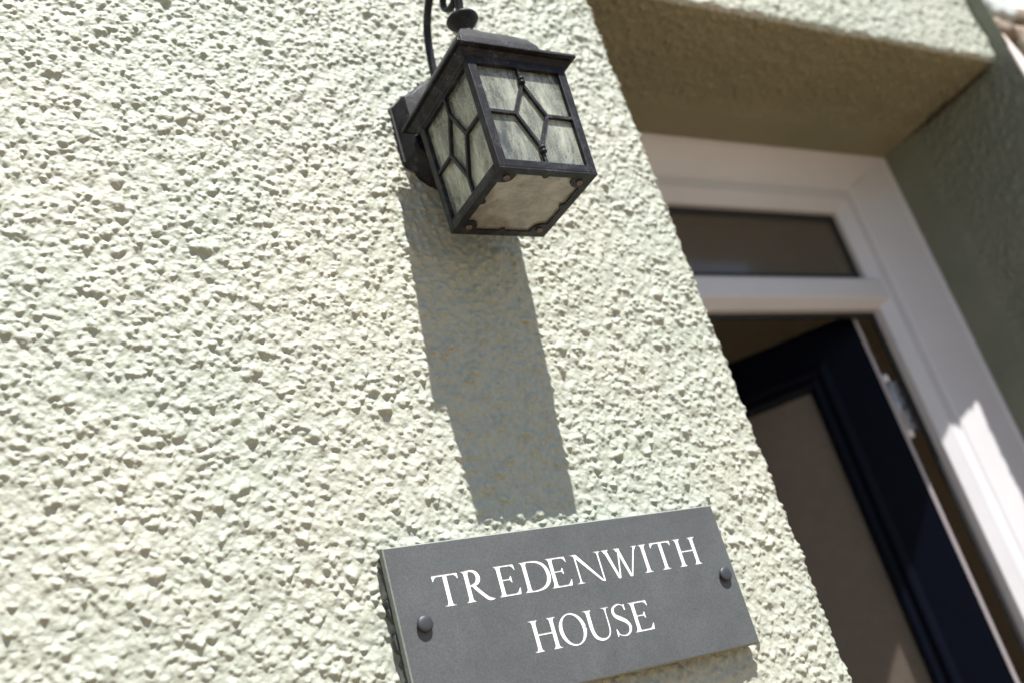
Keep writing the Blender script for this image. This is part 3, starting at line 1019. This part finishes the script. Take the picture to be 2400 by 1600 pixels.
def G_E():
    P = stem(5.6, top=(5.2, 0), bot=(5.4, 0))
    P += arm_(4, 23.6, CAP - TH / 2, tipdn=4.6) + arm_(4, 25.0 - .6, TH / 2, tipup=5.2)
    P += arm_(5, 18.0, 16.0, TH * .85)
    P.append([(18.2, 19.6), (17.3, 19.6), (15.2, 16.5), (15.2, 15.5), (17.3, 12.4), (18.2, 12.4)])
    return P
def G_D():
    P = stem(6.0, top=(5.4, 0), bot=(5.6, 0))
    pts = catmull([(6, CAP - .75), (14, CAP - .75), (23.2, CAP - 2.4), (29.4, CAP - 7.4), (31.6, 15.0), (29.6, 8.0), (24.0, 3.0), (15.2, .8), (6, .75)], 7)
    n = len(pts) - 1
    P += strip(pts, [1.8 + 3.0 * math.sin(math.pi * k / n) ** 2.4 for k in range(n + 1)])
    return P
def G_N():
    P = stem(6.4, 2.2, y1=CAP - 1.5, top=None, bot=(5.2, 5.2))
    P += stem(35.0, 2.2, y0=-.6, top=(5.2, 5.2), bot=None)
    P += [[(2.4, CAP), (9.0, CAP), (36.1, -1.2), (34.2, -1.2), (31.4, -.2)]]
    P.append([(0, CAP), (5.5, CAP), (6.5, CAP - 3.6), (3.6, CAP - 1.6), (0, CAP - .85)])
    return P
def G_W():
    P = []
    def dg(xa, xb, wa, w2=None):
        w2 = w2 or wa
        return [(xa - wa / 2, CAP), (xa + wa / 2, CAP), (xb + w2 / 2, -.9), (xb - w2 / 2, -.9)]
    P.append(dg(5.8, 15.0, 4.8, 3.6)); P.append(dg(23.0, 15.6, 2.1, 2.1))
    P.append(dg(21.4, 30.2, 4.8, 3.6)); P.append(dg(43.6, 30.8, 2.1, 2.1))
    for x, w, l, r in ((5.8, 4.4, 5.6, 5.0), (21.4, 4.4, 5.2, 3.0), (43.6, 1.5, 5.0, 5.4)):
        P.append(foot(x, w, CAP, -1, l, r))
    return P
def G_I(): return stem(6.1, top=(6.0, 6.0), bot=(6.1, 6.1))
def G_H():
    return stem(6.2, top=(6.0, 5.0), bot=(6.2, 5.0)) + stem(26.2, top=(5.0, 6.0), bot=(5.0, 6.2)) + [[(6, 15.1), (26, 15.1), (26, 17.0), (6, 17.0)]]
def G_O(): return ring(15.7, CAP / 2, 15.7, CAP / 2 + .9, 4.7, 1.8, tilt=12)
def G_U():
    P = [foot(6.4, ST, CAP, -1, 6.2, 5.0), foot(27.6, 1.8, CAP, -1, 5.2, 5.6)]
    pts = catmull([(6.4, CAP), (6.4, 20), (6.5, 11.5), (8.6, 4.4), (13.4, .9), (18.0, .2), (23.2, 1.7), (26.6, 6.0), (27.5, 12.5), (27.6, 21), (27.6, CAP)], 6)
    n = len(pts) - 1
    ws = []
    for k in range(n + 1):
        t = k / n
        ws.append(ST if t < .3 else (ST - (ST - 1.8) * min(1, (t - .3) / .28)))
    return P + strip(pts, ws)
def G_S():
    pts = catmull([(18.2, 24.2), (17.6, 28.2), (13.6, 30.6), (9.2, 30.5), (4.6, 28.0), (3.2, 23.4), (5.4, 19.6), (10.4, 16.6), (15.8, 13.2), (18.8, 8.6), (17.6, 3.4), (13.4, .3), (8.4, -.1), (3.4, 2.2), (1.6, 7.4)], 6)
    n = len(pts) - 1
    P = strip(pts, [1.5 + 3.5 * math.exp(-((k / n - .5) / .21) ** 2) + .15 for k in range(n + 1)])
    P.append([(17.3, 24.0), (18.9, 24.0), (19.0, 31.0), (18.2, 31.0), (16.3, 28.4)])
    P.append([(2.6, 7.6), (1.0, 7.6), (.6, -.8), (1.5, -.8), (4.0, 2.4)])
    return P
GL = dict(T=G_T, R=G_R, E=G_E, D=G_D, N=G_N, W=G_W, I=G_I, H=G_H, O=G_O, U=G_U, S=G_S)
layout = [('T', 41.2, 0), ('R', 71.0, 0), ('E', 107.1, 0), ('D', 135.9, 0), ('E', 167.4, 0), ('N', 196.4, 0), ('W', 235.4, 0), ('I', 283.2, 0), ('T', 299.4, 0), ('H', 330.2, 0),
          ('H', 129.0, 1), ('O', 161.4, 1), ('U', 192.2, 1), ('S', 225.4, 1), ('E', 248.4, 1)]
BASE = (-61.3, -118.3)
allp = [R4(0, SWI, -SHI, 0)]
glyph_polys = []
for ch, x, row in layout:
    ps = [[((px + x) * .001, (py + BASE[row]) * .001) for px, py in p] for p in GL[ch]()]
    glyph_polys.append(ps)
    allp += ps
YF = -.0187
REC = .0009
to3 = lambda a, b, d: (SX + a, YF + d, SZ + b)
ov, tris = region(allp, lambda s: s == {0})
# slate face with the letters cut out (front skin with cut walls), on the solid slab
inner = .0013
def rim3(a, b, d):
    return (SX + a, YF + d, SZ + b)
V, F = slab_vf(ov, tris, to3, 0, REC, back=False)
mesh('slate_plate', V, F, 'slate', sign)
V, F = [], []
n0 = 0
# chamfered solid behind: loops from the front edge outwards
cl = [(0.0, 0.0), (.0012, .0010), (.0012, .0085), (.0005, .0092)]
for off, d in cl:
    V += [(SX - off, YF + d + (0.00002 if off == 0 else 0), SZ + off), (SX + SWI + off, YF + d + (0.00002 if off == 0 else 0), SZ + off), (SX + SWI + off, YF + d + (0.00002 if off == 0 else 0), SZ - SHI - off), (SX - off, YF + d + (0.00002 if off == 0 else 0), SZ - SHI - off)]
for i in range(len(cl) - 1):
    for k in range(4):
        F.append((n0 + 4 * i + k, n0 + 4 * i + 4 + k, n0 + 4 * i + 4 + (k + 1) % 4, n0 + 4 * i + (k + 1) % 4))
F.append(tuple(n0 + 4 * (len(cl) - 1) + k for k in range(4)))
mesh('sawn_edge', V, F, 'sawn', sign)
for (ch, x, row), ps in zip(layout, glyph_polys):
    o2, t2 = region(ps, lambda s: len(s) > 0)
    V, F = slab_vf(o2, t2, to3, REC - .00035, REC + .0006)
    mesh('letter', V, F, 'letter', sign)['label'] = 'white letter ' + ch
# riven back layer, ragged at the edges
rb = []
rs = np.random.RandomState(4)
per = []
def rag(n, a, b, nrm):
    out = []
    for k in range(n):
        t = k / n
        o = rs.uniform(-.0010, .0042)
        out.append((a[0] + (b[0] - a[0]) * t + nrm[0] * o, a[1] + (b[1] - a[1]) * t + nrm[1] * o))
    return out
ins = .0012
c4 = [(ins, -ins), (SWI - ins, -ins), (SWI - ins, -SHI + ins), (ins, -SHI + ins)]
per = rag(60, c4[0], c4[1], (0, -.4)) + rag(30, c4[1], c4[2], (-.4, 0)) + rag(60, c4[2], c4[3], (0, .4)) + rag(34, c4[3], c4[0], (-1.3, 0))
V, F = slab_vf(*region([per], lambda s: True), to3, .00935, .0165)
mesh('riven_back', V, F, 'riven', sign, bevel=.0006)
for (mx, mz) in ((22.6, -74.2), (384.4, -77.6)):
    prof = [(.0040, 0), (.0040, .0014), (.0072, .0016), (.0077, .0024), (.0078, .0036), (.0074, .0044), (.0062, .0051), (.0035, .0055), (.0012, .0056)]
    lathe('screw_cap', SX + mx * .001, YF - .0001, prof, 'cap_black', sign, 32, axis='y', z0=SZ + mz * .001)
